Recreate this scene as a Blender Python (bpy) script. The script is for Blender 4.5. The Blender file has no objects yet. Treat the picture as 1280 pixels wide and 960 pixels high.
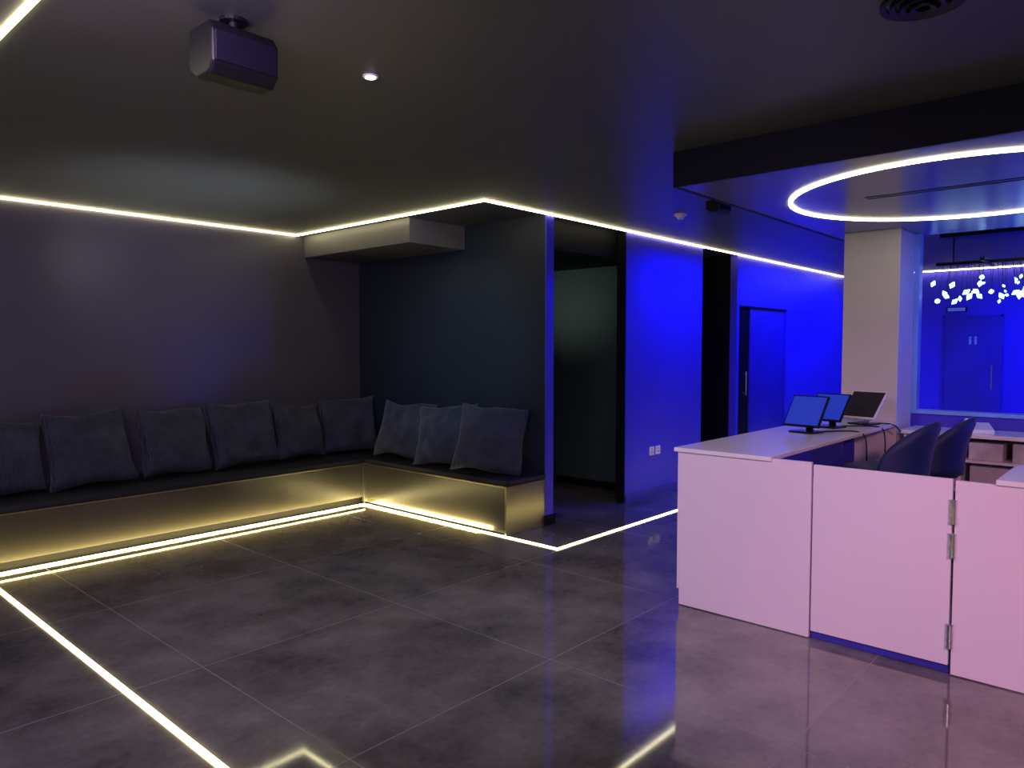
import bpy, bmesh, math, random
from mathutils import Vector, Matrix, noise
random.seed(4)
scene=bpy.context.scene
scene.view_settings.view_transform='Standard'
scene.view_settings.look='None'
R=math.radians

# ---------------- materials ----------------
def nt(name):
    m=bpy.data.materials.new(name); m.use_nodes=True
    return m,m.node_tree.nodes,m.node_tree.links,m.node_tree.nodes['Principled BSDF']
def mat(name,col,rough=.5,metal=0,spec=.5,nscale=8,var=.12,bump=0,bscale=60,rvar=0.0,sheen=0):
    m,n,l,b=nt(name)
    tc=n.new('ShaderNodeTexCoord'); nz=n.new('ShaderNodeTexNoise'); nz.inputs['Scale'].default_value=nscale; nz.inputs['Detail'].default_value=5
    l.new(tc.outputs['Object'],nz.inputs['Vector'])
    mr=n.new('ShaderNodeMapRange'); mr.inputs['From Min'].default_value=.3; mr.inputs['From Max'].default_value=.7
    mr.inputs['To Min'].default_value=1-var; mr.inputs['To Max'].default_value=1+var
    l.new(nz.outputs['Fac'],mr.inputs['Value'])
    mx=n.new('ShaderNodeVectorMath'); mx.operation='SCALE'; mx.inputs[0].default_value=col[:3]
    l.new(mr.outputs[0],mx.inputs['Scale']); l.new(mx.outputs[0],b.inputs['Base Color'])
    b.inputs['Roughness'].default_value=rough; b.inputs['Metallic'].default_value=metal
    b.inputs['Specular IOR Level'].default_value=spec
    if sheen: b.inputs['Sheen Weight'].default_value=sheen
    if rvar:
        m2=n.new('ShaderNodeMapRange'); m2.inputs['From Min'].default_value=.3; m2.inputs['From Max'].default_value=.7
        m2.inputs['To Min'].default_value=rough-rvar; m2.inputs['To Max'].default_value=rough+rvar
        l.new(nz.outputs['Fac'],m2.inputs['Value']); l.new(m2.outputs[0],b.inputs['Roughness'])
    if bump:
        n2=n.new('ShaderNodeTexNoise'); n2.inputs['Scale'].default_value=bscale; n2.inputs['Detail'].default_value=4
        l.new(tc.outputs['Object'],n2.inputs['Vector'])
        bp=n.new('ShaderNodeBump'); bp.inputs['Strength'].default_value=bump; bp.inputs['Distance'].default_value=.01
        l.new(n2.outputs['Fac'],bp.inputs['Height']); l.new(bp.outputs[0],b.inputs['Normal'])
    return m
def emat(name,col,s,base=.8,rough=.5):
    m,n,l,b=nt(name)
    b.inputs['Base Color'].default_value=(base,base,base,1); b.inputs['Roughness'].default_value=rough
    b.inputs['Emission Color'].default_value=(*col,1); b.inputs['Emission Strength'].default_value=s
    return m

def floor_mat():
    m,n,l,b=nt('polished_stone_tile')
    tc=n.new('ShaderNodeTexCoord'); sp=n.new('ShaderNodeSeparateXYZ'); l.new(tc.outputs['Object'],sp.inputs[0])
    def M(op,a,bv=None,c=None):
        q=n.new('ShaderNodeMath'); q.operation=op
        for i,v in enumerate((a,bv,c)):
            if v is None: continue
            if isinstance(v,(int,float)): q.inputs[i].default_value=v
            else: l.new(v,q.inputs[i])
        return q.outputs[0]
    def line(o,off):
        f=M('FRACT',M('DIVIDE',M('ADD',o,12-off),1.2))
        d=M('MINIMUM',f,M('SUBTRACT',1.0,f))
        return M('LESS_THAN',d,.0019),M('FLOOR',M('DIVIDE',M('ADD',o,12-off),1.2))
    lx,cx=line(sp.outputs[0],1.6); ly,cy=line(sp.outputs[1],1.07)
    g=M('MAXIMUM',lx,ly)
    wn=n.new('ShaderNodeTexWhiteNoise'); wn.noise_dimensions='2D'
    cb=n.new('ShaderNodeCombineXYZ'); l.new(cx,cb.inputs[0]); l.new(cy,cb.inputs[1]); l.new(cb.outputs[0],wn.inputs['Vector'])
    nz=n.new('ShaderNodeTexNoise'); nz.inputs['Scale'].default_value=1.7; nz.inputs['Detail'].default_value=8; nz.inputs['Roughness'].default_value=.62
    l.new(tc.outputs['Object'],nz.inputs['Vector'])
    nf=n.new('ShaderNodeTexNoise'); nf.inputs['Scale'].default_value=30; nf.inputs['Detail'].default_value=6
    l.new(tc.outputs['Object'],nf.inputs['Vector'])
    s=M('ADD',M('MULTIPLY',nz.outputs['Fac'],.8),M('ADD',M('MULTIPLY',wn.outputs['Value'],.06),M('MULTIPLY',nf.outputs['Fac'],.14)))
    cr=n.new('ShaderNodeValToRGB'); l.new(s,cr.inputs[0])
    cr.color_ramp.elements[0].position=.38; cr.color_ramp.elements[0].color=(.085,.077,.075,1)
    cr.color_ramp.elements[1].position=.68; cr.color_ramp.elements[1].color=(.27,.25,.235,1)
    mx=n.new('ShaderNodeMix'); mx.data_type='RGBA'; l.new(g,mx.inputs['Factor']); l.new(cr.outputs[0],mx.inputs['A']); mx.inputs['B'].default_value=(.23,.215,.215,1)
    l.new(mx.outputs['Result'],b.inputs['Base Color'])
    r=M('ADD',M('ADD',M('MULTIPLY',nz.outputs['Fac'],.10),.01),M('MULTIPLY',g,.3))
    l.new(r,b.inputs['Roughness'])
    b.inputs['Specular IOR Level'].default_value=1.0
    bp=n.new('ShaderNodeBump'); bp.inputs['Strength'].default_value=.1; bp.inputs['Distance'].default_value=.002
    l.new(M('SUBTRACT',M('MULTIPLY',nf.outputs['Fac'],.04),g),bp.inputs['Height']); l.new(bp.outputs[0],b.inputs['Normal'])
    return m

def cord_mat():
    m,n,l,b=nt('corduroy_slate')
    tc=n.new('ShaderNodeTexCoord')
    w=n.new('ShaderNodeTexWave'); w.bands_direction='X'; w.inputs['Scale'].default_value=20; w.inputs['Distortion'].default_value=.6
    l.new(tc.outputs['Object'],w.inputs['Vector'])
    nz=n.new('ShaderNodeTexNoise'); nz.inputs['Scale'].default_value=7; nz.inputs['Detail'].default_value=6; l.new(tc.outputs['Object'],nz.inputs['Vector'])
    cr=n.new('ShaderNodeValToRGB'); l.new(nz.outputs['Fac'],cr.inputs[0])
    cr.color_ramp.elements[0].position=.3; cr.color_ramp.elements[0].color=(.014,.020,.044,1)
    cr.color_ramp.elements[1].position=.7; cr.color_ramp.elements[1].color=(.052,.066,.125,1)
    mx=n.new('ShaderNodeMix'); mx.data_type='RGBA'; mx.blend_type='MULTIPLY'; mx.inputs['Factor'].default_value=.6
    l.new(cr.outputs[0],mx.inputs['A']); l.new(w.outputs['Color'],mx.inputs['B']); l.new(mx.outputs['Result'],b.inputs['Base Color'])
    b.inputs['Roughness'].default_value=.7; b.inputs['Sheen Weight'].default_value=.15
    bp=n.new('ShaderNodeBump'); bp.inputs['Strength'].default_value=.7; bp.inputs['Distance'].default_value=.005
    l.new(w.outputs['Fac'],bp.inputs['Height']); l.new(bp.outputs[0],b.inputs['Normal'])
    return m

M_floor=floor_mat()
M_ceil=mat('ceiling_paint_dark',(.080,.082,.080),.38,spec=.45,nscale=3,var=.05,bump=.06,bscale=90)
M_wallL=mat('wall_paint_charcoal',(.090,.080,.098),.34,spec=.55,nscale=2,var=.06,bump=.05,bscale=120)
M_bulk=mat('bulkhead_paint',(.12,.115,.12),.4,spec=.4,nscale=2,var=.05)
M_teal=mat('wall_paint_teal',(.016,.024,.042),.42,spec=.35,nscale=2,var=.06,bump=.05,bscale=120)
M_blackp=mat('paint_black',(.005,.005,.007),.6,spec=.1,nscale=3)
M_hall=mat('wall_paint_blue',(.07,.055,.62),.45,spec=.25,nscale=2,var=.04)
M_corr=mat('wall_paint_corridor',(.04,.07,.072),.6,nscale=2,var=.05)
M_white=mat('laminate_white',(.78,.67,.78),.35,nscale=1.5,var=.02)
M_top=mat('solid_surface_white',(.8,.76,.8),.25,nscale=4,var=.02)
M_col=mat('column_plaster',(.66,.63,.58),.5,nscale=2,var=.03)
M_canopy=mat('canopy_paint',(.20,.19,.24),.22,nscale=2,var=.04)
M_navy=mat('canopy_fascia_navy',(.003,.003,.010),.5,spec=.2,nscale=2,var=.04)
M_bench=mat('bench_panel_dark_metal',(.060,.054,.042),.24,metal=.1,spec=.9,nscale=1.5,var=.05)
M_edge=mat('bench_edge_brass',(.35,.30,.17),.3,metal=.8,nscale=5,var=.05)
M_seat=mat('seat_upholstery',(.008,.009,.016),.7,nscale=20,var=.2,bump=.2)
M_cord=cord_mat()
M_black=mat('plastic_black',(.006,.006,.008),.35,spec=.35,nscale=20)
M_grille=mat('speaker_grille',(.010,.007,.02),.40,metal=.2,spec=.4,nscale=200,var=.5,bump=.3,bscale=300)
M_steel=mat('steel_brushed',(.6,.6,.62),.3,metal=1,nscale=30)
M_velvet=mat('velvet_navy',(.004,.012,.09),.6,nscale=12,var=.25,sheen=.08)
M_plw=mat('plastic_white',(.75,.75,.75),.4,nscale=10,var=.02)
M_door=mat('door_paint_blue',(.035,.03,.36),.4,nscale=3)
M_card=mat('cardboard_white',(.5,.46,.5),.7,nscale=10)
M_screen=emat('screen_blue',(.01,.05,.75),.55,.02,.55)
M_dark=mat('screen_dark',(.02,.02,.024),.5,nscale=5)
M_led=emat('led_warm_white',(1,.90,.50),15)
M_ledf=emat('led_floor_warm',(1,.87,.42),11)
M_ring=emat('led_ring_white',(1,.93,.58),9)
M_lamp=emat('downlight_lens',(1,.97,.9),6)
M_cryst=emat('crystal_lit',(.35,.65,1),4)
M_sign=emat('sign_lit',(.1,.18,1),.35,.2)

# ---------------- mesh helpers ----------------
def finish(name,bm,m,parent=None,bevel=0,smooth=False,seg=2):
    me=bpy.data.meshes.new(name); bmesh.ops.recalc_face_normals(bm,faces=bm.faces); bm.to_mesh(me); bm.free()
    ms=m if isinstance(m,(list,tuple)) else [m]
    for k in ms: me.materials.append(k)
    o=bpy.data.objects.new(name,me); scene.collection.objects.link(o)
    if parent: o.parent=parent
    if smooth:
        for p in me.polygons: p.use_smooth=True
    if bevel:
        b=o.modifiers.new('bevel','BEVEL'); b.width=bevel; b.segments=seg; b.limit_method='ANGLE'
    return o
def abox(bm,lo,hi,mi=0,mtx=None):
    vs=[bm.verts.new((x,y,z)) for x in (lo[0],hi[0]) for y in (lo[1],hi[1]) for z in (lo[2],hi[2])]
    if mtx:
        for v in vs: v.co=mtx@v.co
    for f in ((0,1,3,2),(4,6,7,5),(0,4,5,1),(2,3,7,6),(0,2,6,4),(1,5,7,3)):
        bm.faces.new([vs[i] for i in f]).material_index=mi
def acyl(bm,p0,p1,r0,r1=None,seg=20,mi=0):
    p0=Vector(p0);p1=Vector(p1);r1=r0 if r1 is None else r1
    d=(p1-p0).normalized(); a=d.orthogonal().normalized(); b=d.cross(a)
    A=[];B=[]
    for i in range(seg):
        t=2*math.pi*i/seg; w=a*math.cos(t)+b*math.sin(t)
        A.append(bm.verts.new(p0+w*r0)); B.append(bm.verts.new(p1+w*r1))
    for i in range(seg):
        bm.faces.new((A[i],A[(i+1)%seg],B[(i+1)%seg],B[i])).material_index=mi
    bm.faces.new(A[::-1]).material_index=mi; bm.faces.new(B).material_index=mi
def box(name,lo,hi,m,parent=None,bevel=0):
    bm=bmesh.new(); abox(bm,lo,hi); return finish(name,bm,m,parent,bevel)
def boxes(name,lst,m,parent=None,bevel=0):
    bm=bmesh.new()
    for lo,hi in lst: abox(bm,lo,hi)
    return finish(name,bm,m,parent,bevel)
def empty(name,loc=(0,0,0),rz=0):
    e=bpy.data.objects.new(name,None); e.location=loc; e.rotation_euler=(0,0,rz); e.empty_display_size=.1
    scene.collection.objects.link(e); return e

H=2.7
# ---------------- room shell ----------------
box('floor',(-3.5,-4,-.1),(12.6,8,0),M_floor)
box('ceiling',(-3.5,-4,H),(12.6,8,H+.1),M_ceil)
box('wall_left',(-3.5,6.72,0),(5.02,6.82,H),M_wallL)
box('wall_alcove',(4.93,4.06,0),(5.02,6.72,H),M_teal)
box('trim_wall_end',(4.925,4.045,0),(5.025,4.06,H),M_hall)
box('wall_corridor',(6.66,4.14,0),(6.76,8,H),M_corr)
box('wall_corridor_end',(5.02,7.9,0),(6.66,8,H),M_teal)
box('ceiling_corridor',(5.02,4.16,2.43),(6.66,7.9,H),M_blackp)
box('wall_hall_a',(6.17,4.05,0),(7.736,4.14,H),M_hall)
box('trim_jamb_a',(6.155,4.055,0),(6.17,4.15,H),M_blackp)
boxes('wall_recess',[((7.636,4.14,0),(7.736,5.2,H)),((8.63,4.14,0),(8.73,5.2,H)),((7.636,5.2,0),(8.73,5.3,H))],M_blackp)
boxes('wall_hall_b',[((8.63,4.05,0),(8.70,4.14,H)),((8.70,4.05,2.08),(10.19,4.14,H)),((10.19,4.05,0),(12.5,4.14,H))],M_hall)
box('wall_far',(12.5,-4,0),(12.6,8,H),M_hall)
box('wall_back',(-3.5,-4.1,0),(12.6,-4,H),M_wallL)
box('wall_near',(-3.6,-4,0),(-3.5,6.82,H),M_wallL)
box('bulkhead',(4.25,5.05,2.48),(4.93,6.72,H),M_bulk,bevel=.003)
box('baseboard_corridor',(6.64,4.14,0),(6.66,7.9,.08),M_blackp)
box('baseboard_hall_a',(6.17,4.035,0),(7.736,4.05,.08),M_door)
box('baseboard_hall_b',(10.19,4.035,0),(12.5,4.05,.08),M_door)
boxes('baseboard_wall_end',[((4.905,4.03,0),(5.04,4.045,.09)),((5.025,4.045,0),(5.04,4.2,.09))],M_blackp)
d=empty('door_1')
box('leaf_dark',(8.72,4.09,0.01),(9.07,4.12,2.06),M_blackp,d)
box('leaf_blue',(9.07,4.075,0.01),(10.17,4.115,2.06),M_door,d)
box('frame_top',(8.70,4.045,2.06),(10.19,4.13,2.08),M_blackp,d)
bm=bmesh.new(); acyl(bm,(8.90,4.04,.95),(8.90,4.04,1.25),.012); acyl(bm,(8.90,4.04,.98),(8.90,4.09,.98),.008); acyl(bm,(8.90,4.04,1.22),(8.90,4.09,1.22),.008)
finish('pull_handle',bm,M_steel,d)
d=empty('door_2')
box('leaf',(7.9,5.16,.01),(8.5,5.19,2.05),M_blackp,d)
boxes('frame',[((7.85,5.15,0),(7.9,5.2,2.1)),((8.5,5.15,0),(8.55,5.2,2.1)),((7.85,5.15,2.05),(8.55,5.2,2.1))],M_blackp,d)
d=empty('door_3')
box('leaf',(12.47,1.88,.01),(12.49,2.58,2.0),M_door,d,.004)
boxes('frame',[((12.46,1.85,0),(12.5,1.88,2.03)),((12.46,2.58,0),(12.5,2.61,2.03)),((12.46,1.85,2.0),(12.5,2.61,2.03))],M_door,d)
bm=bmesh.new(); acyl(bm,(12.44,1.97,.95),(12.44,1.97,1.3),.012); acyl(bm,(12.44,1.97,.97),(12.47,1.97,.97),.008); acyl(bm,(12.44,1.97,1.28),(12.47,1.97,1.28),.008); finish('pull_handle',bm,M_steel,d)
bm=bmesh.new()
for yy in (2.18,2.25):
    acyl(bm,(12.462,yy,1.70),(12.468,yy,1.70),.016)
    abox(bm,(12.462,yy-.014,1.60),(12.468,yy+.014,1.675))
finish('restroom_sign',bm,M_sign)
e=empty('exit_sign'); box('housing',(12.44,2.30,2.08),(12.49,2.56,2.15),M_black,e,.003); box('face',(12.435,2.32,2.09),(12.44,2.54,2.14),M_sign,e)
e=empty('wall_socket')
box('plate_a',(6.62,4.04,.43),(6.71,4.05,.52),M_plw,e,.003); box('plate_b',(6.74,4.04,.43),(6.83,4.05,.52),M_plw,e,.003)
bm=bmesh.new()
for x0 in (6.665,6.785):
    for dx,dz in ((0,.02),(-.015,-.012),(.015,-.012)): abox(bm,(x0+dx-.004,4.037,.475+dz-.006),(x0+dx+.004,4.04,.475+dz+.006))
finish('pin_holes',bm,M_black,e)

# ---------------- LED strips ----------------
zt=H-.001; zb=H-.011
boxes('led_strip_ceiling',[((.80,6.70,zb),(4.16,6.715,zt)),((4.148,4.04,zb),(4.162,6.70,zt)),((4.148,4.03,zb),(12.45,4.045,zt)),
   ((.785,-3.5,zb),(.80,6.715,zt)),((12.43,-3.5,zb),(12.45,4.03,zt))],M_led)
boxes('led_strip_floor',[((1.24,5.935,.001),(4.405,5.95,.009)),((4.39,3.487,.001),(4.405,5.935,.009)),((4.405,3.487,.001),(12.3,3.502,.009)),((1.24,-3.5,.001),(1.26,5.935,.009))],M_ledf)

# ---------------- bench ----------------
e=empty('corner_bench')
boxes('panel_front',[((-3.4,5.97,.07),(4.425,5.99,.41)),((4.425,4.07,.02),(4.445,5.99,.41))],M_bench,e,.002)
boxes('kick_plinth',[((-3.4,6.02,0),(4.43,6.06,.09)),((4.45,4.10,0),(4.5,6.0,.05))],M_blackp,e)
box('panel_end',(4.425,4.055,.0),(4.93,4.075,.41),M_edge,e,.002)
boxes('corner_post',[((4.405,5.955,.02),(4.43,5.99,.41))],M_bench,e,.002)
boxes('seat',[((-3.4,5.96,.41),(4.93,6.71,.455)),((4.415,4.05,.41),(4.925,5.98,.455))],M_seat,e,.008)
boxes('seat_trim',[((-3.4,5.952,.40),(4.41,5.968,.410)),((4.405,4.045,.40),(4.42,5.96,.410)),((4.405,4.04,.40),(4.93,4.055,.410)),((4.412,4.045,.0),(4.425,4.06,.40))],M_edge,e)

# ---------------- cushions ----------------
def cushion(x,y,ang,lean,w=.29,t=.115,seed=0,roll=0):
    n=28; bm=bmesh.new(); g={}
    for s in (1,-1):
        for i in range(n+1):
            for j in range(n+1):
                u=-1+2*i/n; v=-1+2*j/n
                edge=(i in(0,n) or j in(0,n))
                if s==-1 and edge: g[(s,i,j)]=g[(1,i,j)]; continue
                px=u*w*(1-.085*(1-v*v)*abs(u)); pz=v*w*(1-.085*(1-u*u)*abs(v))*.97
                th=t*max(0,(1-u*u)*(1-v*v))**.38
                ca=math.sin((u*v)*9+seed)*.009*(abs(u*v))**.5
                sg=noise.noise(Vector((u*1.4+seed*3.1,v*1.4,s*2.0+seed)))*.038+noise.noise(Vector((u*3.5+seed,v*3.5,seed)))*.022+ca
                th=th*(1-.18*v)+(sg if not edge else 0)*min(1,th/t*1.4)
                pz+=noise.noise(Vector((u*1.2,seed*1.7,0)))*.034*v
                px+=noise.noise(Vector((v*1.2,seed*2.7,3)))*.026*u
                g[(s,i,j)]=bm.verts.new((px,-s*th,pz))
        for i in range(n):
            for j in range(n):
                vs=[g[(s,i,j)],g[(s,i+1,j)],g[(s,i+1,j+1)],g[(s,i,j+1)]]
                bm.faces.new(vs if s==1 else vs[::-1])
    o=finish('throw_cushion',bm,M_cord,smooth=True)
    o.rotation_euler=(R(-lean),R(roll),R(ang))
    zc=.455+w*.97*math.cos(R(lean))+.02
    o.location=(x,y,zc)
    return o
for i,(x,y,a,ln,rl,w) in enumerate([(1.47,6.40,2,20,2,.29),(2.06,6.36,-3,22,-3,.315),(2.74,6.39,3,20,2,.305),(3.36,6.38,-2,19,-2,.32),(3.95,6.41,3,20,3,.29),(4.53,6.38,-22,17,-2,.30),
      (4.67,5.62,-66,20,4,.295),(4.65,5.02,-64,22,-3,.30),(4.62,4.42,-58,22,5,.315)]):
    cushion(x,y,a,ln,w,.115,i+1,rl)

# ---------------- reception canopy, column ----------------
e=empty('reception_canopy')
box('canopy_body',(3.92,-3.9,2.5),(7.0,2.22,H),M_canopy,e)
boxes('fascia',[((3.9,-3.9,2.495),(3.92,2.24,H)),((3.92,2.22,2.495),(7.0,2.24,H))],M_navy,e)
bm=bmesh.new()
seg=96; cx,cy=5.2,.98; prof=[(1.0-.011,2.499),(1.0+.011,2.499),(1.0+.011,2.490),(1.0-.011,2.490)]
rings=[[bm.verts.new((cx+r*math.cos(2*math.pi*i/seg),cy+r*math.sin(2*math.pi*i/seg),z)) for r,z in prof] for i in range(seg)]
for i in range(seg):
    a=rings[i];b=rings[(i+1)%seg]
    for k in range(4): bm.faces.new((a[k],a[(k+1)%4],b[(k+1)%4],b[k]))
finish('led_ring',bm,M_ring,e)
boxes('air_slot',[((4.99,.2,2.497),(5.0,1.5,2.4995)),((5.05,.2,2.497),(5.06,1.5,2.4995))],M_navy,e)
box('column',(6.45,1.66,0),(6.88,2.09,2.5),M_col,bevel=.004)
box('wall_reception_low',(6.9,-3.9,0),(7.0,1.66,1.0),M_hall)
M_sill=mat('sill_blue',(.2,.4,.85),.3,nscale=5)
box('trim_sill',(6.86,-3.9,1.0),(7.02,1.66,1.03),M_sill,bevel=.003)
boxes('trim_window_frame',[((6.88,1.62,1.03),(6.98,1.66,2.5))],M_sill)

# ---------------- reception desk ----------------
e=empty('reception_desk')
box('front_panel',(3.93,1.415,.005),(3.955,2.19,.93),M_white,e,.002)
box('side_panel',(3.93,2.19,.1),(6.9,2.205,.93),M_white,e,.002)
box('countertop',(3.915,1.63,.93),(6.45,2.225,.955),M_top,e,.004)
box('cap_rail',(3.93,1.415,.93),(3.955,1.63,.945),M_white,e)
box('front_panel_far',(3.93,-2.5,.005),(3.955,.75,.93),M_white,e,.002)
box('countertop_far',(3.915,-2.5,.93),(4.5,.59,.955),M_top,e,.004)
box('under_shelf',(4.0,1.75,.55),(6.44,2.18,.57),M_white,e)
boxes('dividers',[((4.8,1.75,0),(4.82,2.18,.93)),((5.7,1.75,0),(5.72,2.18,.93)),((4.0,1.66,.80),(5.2,1.68,.93))],M_door,e)
box('gate_panel',(3.93,.762,.045),(3.952,1.405,.935),M_white,e,.002)
box('gate_kick',(3.945,.762,.005),(3.95,1.405,.05),M_door,e)  # kick strip; its blue stands in for blue light in the gap
bm=bmesh.new()
for z in (.783,.623,.19):
    acyl(bm,(3.922,.756,z-.055),(3.922,.756,z+.055),.013)
    for k in (-.055,-.018,.018,.055): acyl(bm,(3.922,.756,z+k-.002),(3.922,.756,z+k+.002),.0155)
finish('gate_hinges',bm,M_steel,e)

# back desk
e=empty('back_counter')
box('top',(6.42,-2.5,.87),(6.86,1.62,.9),M_top,e,.003)
boxes('carcass',[((6.45,1.58,0),(6.86,1.6,.87)),((6.45,1.2,0),(6.86,1.22,.87)),((6.45,.6,0),(6.86,.62,.87)),((6.45,-.2,0),(6.86,-.18,.87)),((6.45,-2.5,.45),(6.86,1.6,.47)),((6.45,-2.5,.68),(6.86,1.2,.70)),((6.84,-2.5,0),(6.86,1.6,.87))],M_white,e)
for i,(y,z,w,h) in enumerate([(1.05,.70,.22,.13),(.78,.70,.2,.14),(1.0,.47,.3,.18)]):
    box('storage_box_%d'%i,(6.5,y-w/2,z),(6.8,y+w/2,z+h),M_card,e,bevel=.004)
e=empty('desk_phone',(6.6,1.12,.9),R(20))
bm=bmesh.new(); abox(bm,(-.1,-.09,0),(.1,.09,.03)); bm.verts.ensure_lookup_table()
for v in bm.verts:
    if v.co.x>0 and v.co.z>.01: v.co.z+=.04
finish('base',bm,M_plw,e,.004)
bm=bmesh.new(); abox(bm,(-.095,.03,.035),(-.045,.08,.07)); abox(bm,(.045,.03,.06),(.095,.08,.1)); abox(bm,(-.07,.035,.06),(.07,.075,.085)); finish('handset',bm,M_plw,e,.008)

# terminals
def tablet(name,x,y,rz,tilt,w,h,body,scr,stand=None):
    e=empty(name,(x,y,.956),R(rz))
    bm=bmesh.new(); abox(bm,(-.09,-.08,0),(.09,.08,.012)); finish('base',bm,M_black,e,.004)
    bm=bmesh.new(); abox(bm,(-.025,.035,0),(.025,.05,.165)); finish('stand',bm,body,e,.003)
    mt=Matrix.Translation((0,-.005,.15))@Matrix.Rotation(R(-tilt),4,'X')
    bm=bmesh.new(); abox(bm,(-w/2,-.009,-h/2),(w/2,.009,h/2),mtx=mt); finish('housing',bm,body,e,.004)
    bm=bmesh.new(); abox(bm,(-w/2+.012,-.011,-h/2+.012),(w/2-.012,-.0092,h/2-.012),mtx=mt); finish('screen',bm,scr,e)
    return e
tablet('till_screen',5.22,1.92,-100,34,.27,.25,M_black,M_screen)
tablet('till_screen.001',5.68,1.92,-103,36,.27,.24,M_black,M_screen)
tablet('card_terminal',6.10,1.80,-104,42,.28,.27,M_plw,M_dark)
def curve(name,pts,r,m,parent=None):
    c=bpy.data.curves.new(name,'CURVE'); c.dimensions='3D'; c.bevel_depth=r; c.bevel_resolution=3
    s=c.splines.new('NURBS'); s.points.add(len(pts)-1); s.use_endpoint_u=True; s.order_u=3
    for p,q in zip(s.points,pts): p.co=(*q,1)
    o=bpy.data.objects.new(name,c); c.materials.append(m); scene.collection.objects.link(o); 
    if parent: o.parent=parent
    return o
e=empty('cable_bundle')
curve('cable_a',[(5.3,1.86,.96),(5.4,1.75,.965),(5.5,1.66,.962),(5.52,1.61,.93),(5.5,1.6,.75),(5.6,1.62,.5)],.005,M_black,e)
curve('cable_b',[(5.75,1.9,.962),(5.85,1.75,.965),(5.95,1.65,.962),(5.97,1.61,.93),(5.95,1.6,.7),(5.9,1.62,.5)],.005,M_black,e)
curve('cable_c',[(6.15,1.8,.962),(6.2,1.68,.965),(6.25,1.61,.95),(6.27,1.58,.9)],.005,M_black,e)

def chair(name,x,y,rz):
    e=empty(name,(x,y,0),R(rz))
    bm=bmesh.new()
    acyl(bm,(0,0,.06),(0,0,.66),.025)
    for k in range(5):
        a=2*math.pi*k/5; c,s=math.cos(a),math.sin(a)
        acyl(bm,(0,0,.10),(.27*c,.27*s,.06),.022,.014,10); acyl(bm,(.27*c,.27*s-.012,.03),(.27*c,.27*s+.012,.03),.03,seg=14)
    acyl(bm,(0,0,.02),(0,0,.11),.035)
    finish('pedestal',bm,M_black,e)
    bm=bmesh.new(); n=28
    prev=None
    for z,r in ((.66,.19),(.665,.23),(.70,.25),(.74,.25),(.765,.235),(.775,.18)):
        ring=[bm.verts.new((r*math.cos(2*math.pi*i/n),r*1.02*math.sin(2*math.pi*i/n),z)) for i in range(n)]
        if prev:
            for i in range(n): bm.faces.new((prev[i],prev[(i+1)%n],ring[(i+1)%n],ring[i]))
        else: bm.faces.new(ring[::-1])
        prev=ring
    bm.faces.new(prev); finish('seat',bm,M_velvet,e,smooth=True)
    bm=bmesh.new(); N=24; K=8; g=[[],[]]
    for side,off in ((0,0),(1,.045)):
        for i in range(N+1):
            t=-1+2*i/N; a=-math.pi/2+t*R(78)
            top=.78+.31*(max(0,math.cos(t*math.pi/2))**.55 if abs(t)<1 else 0)
            row=[]
            for j in range(K+1):
                f=j/K; z=.69+(top-.69)*f
                r=.225+off-(.02 if j==K and side==1 else 0)+(.015 if j==K and side==0 else 0)
                lean=.08*f*f*math.cos(t*math.pi/2)
                row.append(bm.verts.new((r*math.cos(a),r*math.sin(a)-lean,z)))
            g[side].append(row)
    for side in (0,1):
        for i in range(N):
            for j in range(K):
                bm.faces.new((g[side][i][j],g[side][i+1][j],g[side][i+1][j+1],g[side][i][j+1]))
    for i in range(N):
        for j in (0,K): bm.faces.new((g[0][i][j],g[0][i+1][j],g[1][i+1][j],g[1][i][j]))
    for i in (0,N):
        for j in range(K): bm.faces.new((g[0][i][j],g[0][i][j+1],g[1][i][j+1],g[1][i][j]))
    finish('shell_back',bm,M_velvet,e,smooth=True,bevel=0)
chair('reception_chair',5.24,1.42,-6)
chair('reception_chair.001',5.74,1.32,0)

# ---------------- ceiling fittings ----------------
def speaker(name,x,y,z,L,D,Hh,rz=0,br=True):
    e=empty(name,(x,y,z),R(rz))
    prof=[(D*.5,Hh*.42),(D*.5,-Hh*.25),(D*.15,-Hh*.5),(-D*.32,-Hh*.5),(-D*.5,-Hh*.30),(-D*.5,Hh*.3),(-D*.35,Hh*.5),(D*.4,Hh*.5)]
    bm=bmesh.new(); A=[bm.verts.new((-L/2,a,b)) for a,b in prof]; B=[bm.verts.new((L/2,a,b)) for a,b in prof]
    n=len(prof)
    for i in range(n): bm.faces.new((A[i],A[(i+1)%n],B[(i+1)%n],B[i]))
    bm.faces.new(A); bm.faces.new(B[::-1]); finish('cabinet',bm,M_black,e,bevel=.014*L/.26,seg=3)
    bm=bmesh.new(); abox(bm,(-L*.46,-D*.5-.004,-Hh*.28),(L*.46,-D*.5+.001,Hh*.28)); finish('grille',bm,M_grille,e,bevel=.002)
    bm=bmesh.new(); acyl(bm,(0,0,Hh*.45),(0,0,H-z),.018*L/.26); acyl(bm,(0,0,H-z-.012),(0,0,H-z),.05*L/.26); finish('bracket',bm,M_black,e)
    return e
speaker('ceiling_speaker',1.31,2.50,2.562,.245,.18,.18)
speaker('ceiling_speaker.001',5.28,2.64,2.62,.2,.11,.09)
e=empty('recessed_downlight'); bm=bmesh.new(); acyl(bm,(1.955,2.57,H-.008),(1.955,2.57,H-.0005),.033,seg=32); finish('trim_ring',bm,M_plw,e,.002)
bm=bmesh.new(); acyl(bm,(1.955,2.57,H-.011),(1.955,2.57,H-.006),.022,seg=32); finish('lens',bm,M_lamp,e)
e=empty('ceiling_vent')
bm=bmesh.new()
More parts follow.
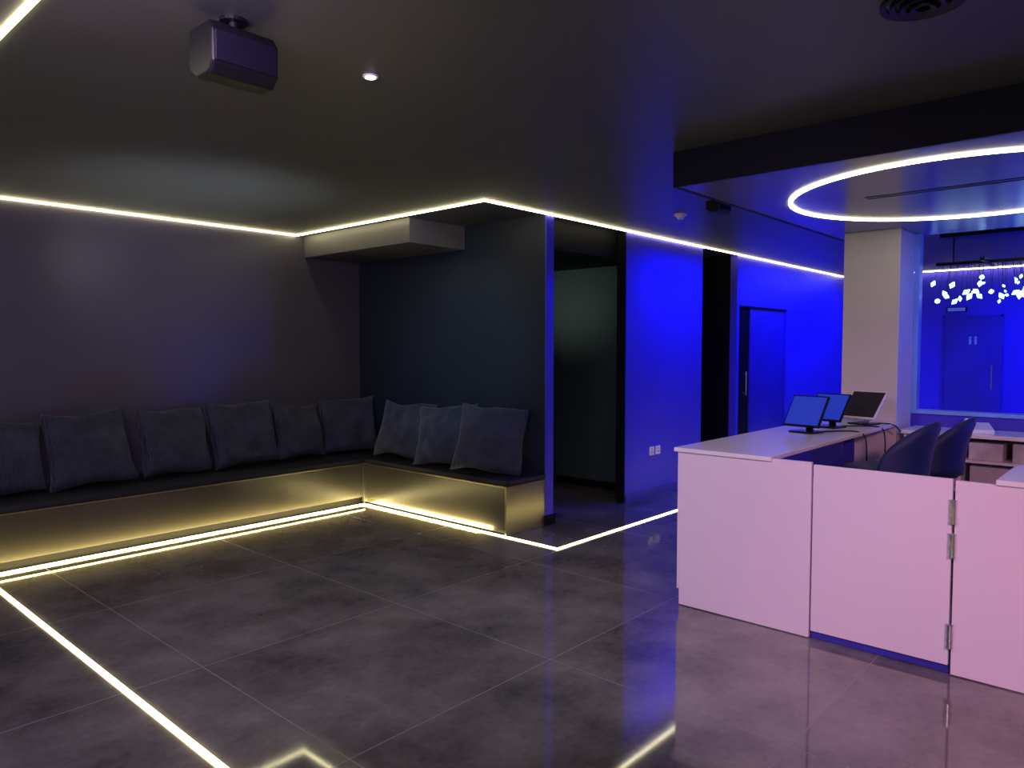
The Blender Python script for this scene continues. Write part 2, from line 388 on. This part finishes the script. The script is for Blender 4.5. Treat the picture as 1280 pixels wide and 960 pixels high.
for r0,z0 in ((.13,.012),(.10,.02),(.07,.027),(.04,.033)):
    n=40; A=[];B=[];C=[]
    for i in range(n):
        c,s=math.cos(2*math.pi*i/n),math.sin(2*math.pi*i/n)
        A.append(bm.verts.new((2.77+r0*c,.663+r0*s,H-.001))); B.append(bm.verts.new((2.77+r0*c,.663+r0*s,H-z0))); C.append(bm.verts.new((2.77+(r0-.018)*c,.663+(r0-.018)*s,H-z0+.006)))
    for i in range(n):
        k=(i+1)%n; bm.faces.new((A[i],A[k],B[k],B[i])); bm.faces.new((B[i],B[k],C[k],C[i]))
finish('vent_rings',bm,M_grille,e)
e=empty('smoke_detector',(5.72,3.21,H)); bm=bmesh.new(); acyl(bm,(0,0,-.015),(0,0,0),.055); acyl(bm,(0,0,-.035),(0,0,-.015),.03,.045); acyl(bm,(0,0,-.045),(0,0,-.035),.028); finish('body',bm,M_plw,e,smooth=False)

# ---------------- chandelier ----------------
e=empty('crystal_chandelier',(8.5,1.40,0))
bm=bmesh.new(); abox(bm,(-.12,-.4,H-.05),(.12,.4,H)); abox(bm,(-.02,-.45,2.38),(.02,.45,2.41)); abox(bm,(-.3,-.02,2.38),(.3,.02,2.41))
for yy in (-.3,.3): acyl(bm,(0,yy,2.4),(0,yy,H-.04),.008,seg=8)
pts=[]
for i in range(34):
    a=random.uniform(0,2*math.pi); r=random.uniform(.05,1)**.5
    p=(.34*r*math.cos(a),.48*r*math.sin(a),2.15+random.uniform(-.14,.10)); pts.append(p)
    acyl(bm,p,(p[0]*.6,p[1]*.9,2.39),.002,seg=6)
finish('frame',bm,M_black,e)
bm=bmesh.new()
for p in pts:
    s=random.uniform(.012,.03); q=Vector((random.uniform(-1,1),random.uniform(-1,1),random.uniform(.3,1.6))).normalized()
    c=Vector(p); acyl(bm,c,c+q*s*1.4,s*.9,s*.2,6); acyl(bm,c-q*s*1.3,c,.002,s*.9,6)
finish('crystals',bm,M_cryst,e)

# ---------------- lights ----------------
def look(o,t):
    d=Vector(t)-o.location; o.rotation_euler=d.to_track_quat('-Z','Y').to_euler()
def area(name,loc,tgt,col,p,sx,sy=None,spread=180):
    l=bpy.data.lights.new(name,'AREA'); l.energy=p; l.color=col; l.shape='RECTANGLE'; l.size=sx; l.size_y=sy or sx; l.spread=R(spread)
    o=bpy.data.objects.new(name,l); o.location=loc; scene.collection.objects.link(o); look(o,tgt); return o
def strip_light(name,loc,rot,col,p,sx,sy,spread=180):
    l=bpy.data.lights.new(name,'AREA'); l.energy=p; l.color=col; l.shape='RECTANGLE'; l.size=sx; l.size_y=sy; l.spread=R(spread)
    o=bpy.data.objects.new(name,l); o.location=loc; o.rotation_euler=rot; scene.collection.objects.link(o); return o
def spot(name,loc,tgt,col,p,ang,blend=.6,r=.05):
    l=bpy.data.lights.new(name,'SPOT'); l.energy=p; l.color=col; l.spot_size=R(ang); l.spot_blend=blend; l.shadow_soft_size=r
    o=bpy.data.objects.new(name,l); o.location=loc; scene.collection.objects.link(o); look(o,tgt); return o
BL=(.0,.0,1)
area('blue_wash_hall_a',(7.1,3.45,2.66),(7.1,4.05,1.5),BL,19,1.3,.06,120)
area('blue_wash_hall_b',(10.4,3.3,2.66),(10.4,4.05,1.4),BL,72,3.4,.06,130)
area('blue_wash_far',(11.4,1.5,2.66),(12.5,1.5,1.3),(.0,.01,1),75,.08,4,130)
spot('lavender_floor_wash',(6.4,2.7,.5),(7.0,4.05,.4),(.62,.55,.7),10,80,1,.05)
spot('blue_spot_wall_end',(4.9,3.2,2.64),(4.98,4.06,1.6),BL,18,50,.6,.03)
spot('blue_spot_canopy',(6.75,-.6,1.1),(5.8,1.2,2.5),(.02,.03,1),105,110,.8,.1)
spot('blue_spot_sill',(6.3,.0,2.46),(6.9,1.4,1.4),(.0,.14,1),40,80,.8,.05)
spot('blue_spot_gate',(4.6,1.1,.5),(4.0,1.1,0),(.0,.02,1),2,120,.8,.03)
spot('pink_spot_desk',(.6,-1.6,2.55),(3.93,.0,.5),(1,.38,.64),390,62,.9,.15)
spot('lavender_spot_desk',(1.2,2.0,2.62),(3.93,1.7,.4),(.74,.60,1),125,66,.9,.1)
spot('corridor_wall_spot',(5.5,5.5,1.95),(6.66,5.15,2.15),(.85,1,.8),12,76,1,.05)  # unseen spot added to light the upper corridor wall
area('purple_wash_left',(.3,2.2,2.6),(2.6,6.7,1.2),(.74,.52,1),46,1.5,.4)
area('ambient_fill',(-1.5,-1.5,2.65),(2,2.5,0),(.86,.80,1),80,2,2)  # added broad fill behind the camera, not a set of fittings
spot('alcove_spot',(2.6,3.9,2.64),(4.93,5.1,1.5),(.45,.8,1),80,48,1,.06)
spot('cool_glare_fill',(2.5,4.0,.3),(2.5,5.35,2.7),(.74,.86,1),230,50,1,.3)  # added unseen spot; makes the pale glare patch on ceiling and wall
spot('wall_wash_upper',(2.6,4.6,2.5),(2.9,6.72,2.15),(.95,.92,1),16,62,1,.2)
spot('ceiling_fill',(.8,.4,.6),(2.0,3.2,2.7),(.95,.95,.95),11,120,1,.3)  # added fill near the camera, lifts the ceiling tone
spot('floor_fill',(2.4,3.6,2.66),(2.6,3.2,0),(1,.93,.95),36,100,1,.06)  # added fill brightening the floor; no fitting in the ceiling here
Y=(1,.80,.30)
strip_light('bench_glow_left',(1.6,5.88,.012),(R(78),0,0),Y,58,5.6,.02)  # added area light, spreads the LED glow up the bench face
strip_light('bench_glow_right',(4.335,5.1,.012),(R(78),0,R(-90)),Y,11,1.6,.02)  # same added glow for the right-hand bench face
strip_light('floor_glow_left',(1.6,5.93,.05),(R(-25),0,0),Y,6,5.6,.02)  # added area light for a soft floor glow around the LED

w=bpy.data.worlds.new('world'); scene.world=w; w.use_nodes=True
w.node_tree.nodes['Background'].inputs[0].default_value=(.02,.02,.03,1); w.node_tree.nodes['Background'].inputs[1].default_value=.5
cam=bpy.data.cameras.new('camera'); co=bpy.data.objects.new('camera',cam); scene.collection.objects.link(co)
cam.sensor_width=36; cam.lens=25.9; cam.clip_start=.05
co.location=(0,0,1.55); co.rotation_euler=(R(90-2.8),0,R(42.06-90))
scene.camera=co
